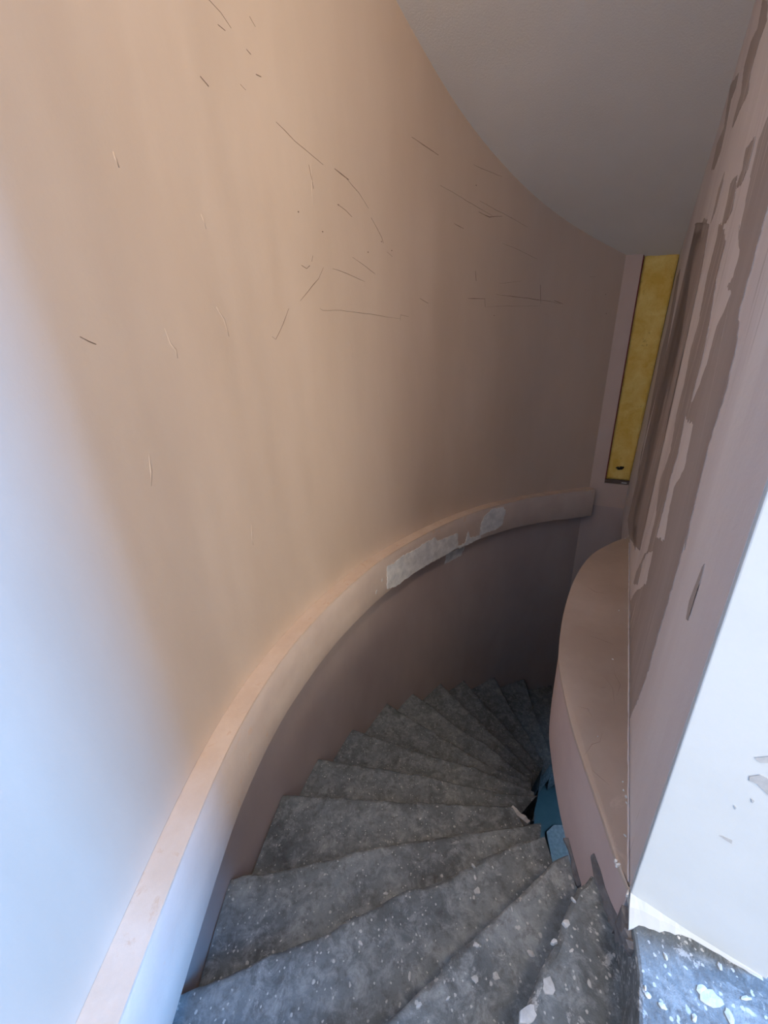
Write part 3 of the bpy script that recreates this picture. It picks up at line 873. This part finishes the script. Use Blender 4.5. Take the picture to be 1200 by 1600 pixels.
NU = 56
for k in range(1, 17):
    z = T1 - RISE * (k - 1)
    bp = resam(NS_[k - 1], NU)
    fp = resam(NS_[k], NU)
    if k == 1:
        # the first tread starts at the landing riser
        bp = resam([Vector((0.432, 0.378))] + NS_[0][1:], NU)
    bm = bmesh.new()
    rows = []
    nv = 14
    for i in range(NU + 1):
        a, b = bp[i], fp[i]
        d = (b - a)
        if d.length < 1e-4:
            d = Vector((0, 1e-3))
        dn_ = d.normalized()
        back_in = min(0.02, 0.02)
        a2 = a - dn_ * back_in
        ring = []
        chip = 0.007 * fr_noise(b.x, b.y, k * 3.1, 16) + 0.004 * fr_noise(b.x, b.y, k * 5.7, 45)
        dip = 0.006 * math.sin(math.pi * i / NU)
        for j in range(nv):
            t = j / nv
            q = a2.lerp(b, t)
            if 0 < i:
                q = clamp_wall(q) if i == NU else q
            zz = z + 0.0025 * fr_noise(q.x, q.y, 0, 7) + 0.0012 * fr_noise(q.x, q.y, 3, 30) - dip * t * t
            ring.append((q.x, q.y, zz))
        e0 = b + dn_ * chip
        if i == NU:
            e0 = clamp_wall(e0)
        dz = 0.004 * fr_noise(e0.x, e0.y, k, 22)
        for (ox, oz) in ((-0.012, -0.0015), (-0.004, -0.006), (0.0, -0.015), (-0.001, -0.05), (-0.010, -0.12), (-0.012, -RISE - 0.03)):
            q = e0 + dn_ * (ox + (0.003 * fr_noise(e0.x, e0.y, oz * 40, 20)))
            ring.append((q.x, q.y, z - dip + oz + dz))
        ring.append((a2.x, a2.y, z - RISE - 0.03))
        rows.append([bm.verts.new(c) for c in ring])
    m = len(rows[0])
    for r, s in zip(rows[:-1], rows[1:]):
        for q in range(m):
            bm.faces.new((r[q], s[q], s[(q + 1) % m], r[(q + 1) % m]))
    bm.faces.new(list(reversed(rows[0])))
    bm.faces.new(rows[-1])
    o = from_bm('step', bm, CONC3 if k == 1 else CONC2 if k in (2,) else CONC, stairs)
    smooth_angle(o, 0.9)
    if k == 1:
        o['label'] = 'top step spattered with white plaster'


def blob(name, x, y, z, r, mat, parent, seed):
    rr = random.Random(seed)
    n = 11
    bm = bmesh.new()
    a0 = rr.uniform(0, 6.28)
    ex = rr.uniform(1.0, 1.7)
    rim, lo = [], []
    for i in range(n):
        a = 2 * math.pi * i / n
        q = r * rr.uniform(0.65, 1.1)
        vx, vy = math.cos(a) * q * ex, math.sin(a) * q / ex
        px, py = x + vx * math.cos(a0) - vy * math.sin(a0), y + vx * math.sin(a0) + vy * math.cos(a0)
        rim.append(bm.verts.new((px, py, z + 0.0018)))
        lo.append(bm.verts.new((x + (px - x) * 1.12, y + (py - y) * 1.12, z - 0.006)))
    c = bm.verts.new((x, y, z + 0.003))
    for i in range(n):
        j = (i + 1) % n
        bm.faces.new((rim[i], rim[j], c))
        bm.faces.new((lo[i], lo[j], rim[j], rim[i]))
    bm.faces.new(list(reversed(lo)))
    return from_bm(name, bm, mat, parent)


for i, (x, y, r) in enumerate(DSPOT):
    blob('white_droplet', x, y, ZD, r * 0.6, FILLER, ledge, 700 + i)
for k, L in SPLASH.items():
    k = int(k)
    if k == 0:
        continue
    for i, (x, y, r) in enumerate(L):
        blob('plaster_splash', x, y, T1 - RISE * (k - 1) - 0.001, r * 0.42, SPLASHM, stairs, k * 31 + i)

# ---------------------------------------------------------------- landing (upper floor), lower floor
le = NS_[0]
C1 = C0 + NOR * TH
poly = [C0 - DIR * 0.012] + [q for q in le[1:]] + [Vector((-0.51, -1.6)), Vector((-0.5, -5.5)), Vector((3.3, -5.5)), Vector((3.3, 2.6)), Vector((2.33, 2.9)), C1 + DIR * 0.02, C1]
bm = prism([tuple(q) for q in poly], LAND - 0.30, LAND)
bevel(bm, 0.006, 0.9, 2)
FL = struct(from_bm('floor', bm, CONC3), 'plaster-splattered grey concrete landing at lower right', 'floor')
for i, (x, y, r) in enumerate(SPLASH[0]):
    blob('plaster_splash', x, y, LAND - 0.0005, r * 0.34, SPLASHM, FL, 900 + i)
# broken dark cement on the landing corner beside the ledge
bm = bmesh.new()
rf = random.Random(21)
g = []
for i in range(8):
    t = i / 7
    q = Vector((0.429, 0.372)).lerp(Vector((0.402, 0.315)), t)
    zt = LAND - 0.012 + 0.01 * t * rf.random()
    lw = 0.14 * (1 - t * 0.75) * rf.uniform(0.75, 1.2)
    w1 = 0.010 * rf.uniform(0.6, 1.3)
    g.append([bm.verts.new((q.x + 0.012, q.y - 0.004, zt)), bm.verts.new((q.x - w1, q.y + w1 * 0.6, zt - 0.006)),
              bm.verts.new((q.x - w1 * 1.2, q.y + w1 * 0.6, zt - lw * 0.5)), bm.verts.new((q.x - 0.002, q.y + 0.002, zt - lw)), bm.verts.new((q.x + 0.012, q.y - 0.004, zt - lw))])
for r, q in zip(g[:-1], g[1:]):
    for k in range(5):
        bm.faces.new((r[k], r[(k + 1) % 5], q[(k + 1) % 5], q[k]))
bm.faces.new(g[0])
bm.faces.new(list(reversed(g[-1])))
from_bm('broken_cement', bm, SKIRT, FL)
bm = prism([(-1.2, -5.8), (4.2, -5.8), (4.2, 4.3), (-1.2, 4.3)], -0.2, 0.0)
struct(from_bm('floor_lower', bm, LOWFLOOR), 'blue-lit pale lower floor deep in the stairwell', 'floor')

# added stand-in panel for an unidentified pale shape seen down the gap
pb = thing('pale_stand_in', 'pale panel added for an unidentified shape at the bottom of the narrow gap beside the steps', 'board', (1.4, 1.9, 0.0))
from_bm('stand_in_panel', bevel(prism([(1.30, 1.995), (1.39, 2.045), (1.62, 2.03), (1.58, 1.60), (1.22, 1.62)], 0.0, 0.02), 0.003), SPLASHM, pb)
# ragged render on the broken inner end of the steps
bm = bmesh.new()
rf = random.Random(12)
zz0, zz1 = T1 - RISE * 4 - 0.17, T1 - RISE * 4 - 0.018
fr_, bk_ = [], []
for i in range(9):
    t = i / 8
    q = Vector((0.556, 0.985)).lerp(Vector((0.50, 1.045)), t)
    h = 0.02 + 0.03 * rf.random()
    fr_.append((bm.verts.new((q.x + 0.012, q.y + 0.004, zz0 + 0.05 * rf.random())), bm.verts.new((q.x + 0.010, q.y + 0.004, zz1 - h * 0.5))))
    bk_.append((bm.verts.new((q.x - 0.01, q.y - 0.01, zz0)), bm.verts.new((q.x - 0.008, q.y - 0.01, zz1 - 0.012))))
for i in range(8):
    (a0, a1), (b0, b1), (c0_, c1_), (d0, d1) = fr_[i], fr_[i + 1], bk_[i], bk_[i + 1]
    bm.faces.new((a0, b0, b1, a1))
    bm.faces.new((c0_, c1_, d1, d0))
    bm.faces.new((a1, b1, d1, c1_))
    bm.faces.new((a0, c0_, d0, b0))
bm.faces.new((fr_[0][0], fr_[0][1], bk_[0][1], bk_[0][0]))
bm.faces.new((fr_[-1][1], fr_[-1][0], bk_[-1][0], bk_[-1][1]))
from_bm('plaster_edge', bm, FILLER, stairs)

# ---------------------------------------------------------------- ceiling and the room around
bm = bmesh.new()
pl = [(-0.95, 0.25), (0.50, 0.25), (0.66, 0.40), (2.50, 3.20), (2.2, 3.6), (-0.95, 3.6)]
lo = [bm.verts.new((x, y, ceil_z(x, y))) for x, y in pl]
hi = [bm.verts.new((x, y, ceil_z(x, y) + 0.15)) for x, y in pl]
bm.faces.new(lo)
bm.faces.new(list(reversed(hi)))
for i in range(6):
    bm.faces.new((lo[i], lo[(i + 1) % 6], hi[(i + 1) % 6], hi[i]))
struct(from_bm('ceiling', bm, CEIL), 'plain off-white ceiling sloping down over the stairs', 'ceiling')


bm = prism([(-0.95, -5.75), (3.55, -5.75), (3.55, 3.3), (2.50, 3.2), (0.70, 0.46), (0.50, 0.25), (-0.95, 0.25)], Z0 + 2.02, Z0 + 2.2)
struct(from_bm('ceiling_room', bm, ROOM), 'flat white ceiling of the landing room, out of view', 'ceiling')


def wall_with_hole(p0, p1, z0, z1, h0, h1, hz0, hz1, th):
    """straight wall from p0 to p1 with one rectangular opening (h0..h1 along, hz0..hz1 up)"""
    d = (p1 - p0).normalized()
    n = Vector((-d.y, d.x)) * th
    L = (p1 - p0).length
    bm = bmesh.new()
    for (s0, s1, a, b) in ((0, h0, z0, z1), (h1, L, z0, z1), (h0, h1, z0, hz0), (h0, h1, hz1, z1)):
        q = [p0 + d * s0, p0 + d * s1, p0 + d * s1 + n, p0 + d * s0 + n]
        v0 = [bm.verts.new((c.x, c.y, a)) for c in q]
        v1 = [bm.verts.new((c.x, c.y, b)) for c in q]
        bm.faces.new(v0)
        bm.faces.new(v1)
        for i in range(4):
            bm.faces.new((v0[i], v0[(i + 1) % 4], v1[(i + 1) % 4], v1[i]))
    return bm


def window(name, c, d, w_, h_, z, label):
    n = Vector((-d.y, d.x)) * 0.03
    t = bpy.data.objects.new(name, None)
    C.objects.link(t)
    t.location = (c.x, c.y, z)
    t['kind'] = 'structure'
    t['label'] = label
    t['category'] = 'window'
    for (s0, s1, a, b) in ((-w_ / 2, -w_ / 2 + 0.05, z, z + h_), (w_ / 2 - 0.05, w_ / 2, z, z + h_), (-w_ / 2 + 0.05, w_ / 2 - 0.05, z, z + 0.05), (-w_ / 2 + 0.05, w_ / 2 - 0.05, z + h_ - 0.05, z + h_)):
        q = [c + d * s0 - n, c + d * s1 - n, c + d * s1 + n, c + d * s0 + n]
        from_bm('frame_bar', prism([tuple(v) for v in q], a, b), FRAME, t)
    return t


from_bm_room = from_bm
o = from_bm('wall_room_side', wall_with_hole(Vector((3.3, -5.5)), Vector((3.3, 2.6)), LAND - 0.3, Z0 + 2.03, 4.65, 5.75, Z0 - 0.1, Z0 + 1.6, -0.2), ROOM)
struct(o, 'white side wall of the landing room, out of view', 'wall')
window('window_1', Vector((3.4, -0.3)), Vector((0, 1)), 1.1, 1.7, Z0 - 0.1, 'side window of the landing room, out of view')
o = from_bm('wall_room_rear', wall_with_hole(Vector((-0.72, -5.5)), Vector((3.5, -5.5)), LAND - 0.3, Z0 + 2.03, 1.7, 4.0, Z0 - 0.1, Z0 + 1.5, -0.2), ROOM)
struct(o, 'white rear wall of the landing room, out of view', 'wall')
window('window_2', Vector((2.13, -5.6)), Vector((1, 0)), 2.3, 1.6, Z0 - 0.1, 'rear window of the landing room, out of view')

bm = prism([(3.3, -5.5), (3.5, -5.5), (3.5, 3.3), (3.3, 3.3)], -0.05, LAND - 0.3)
struct(from_bm('wall_lower_side', bm, LOWW), 'side wall of the lower hall, out of view', 'wall')
bm = prism([(-0.72, -5.5), (3.3, -5.5), (3.3, -5.7), (-0.72, -5.7)], -0.05, LAND - 0.3)
struct(from_bm('wall_lower_rear', bm, LOWW), 'rear wall of the lower hall, out of view', 'wall')
bm = prism([(2.25, 2.95), (3.5, 2.6), (3.5, 2.8), (2.3, 3.15)], LAND - 0.3, Z0 + 2.03)
struct(from_bm('wall_room_end', bm, ROOM), 'far end wall of the landing room, out of view', 'wall')
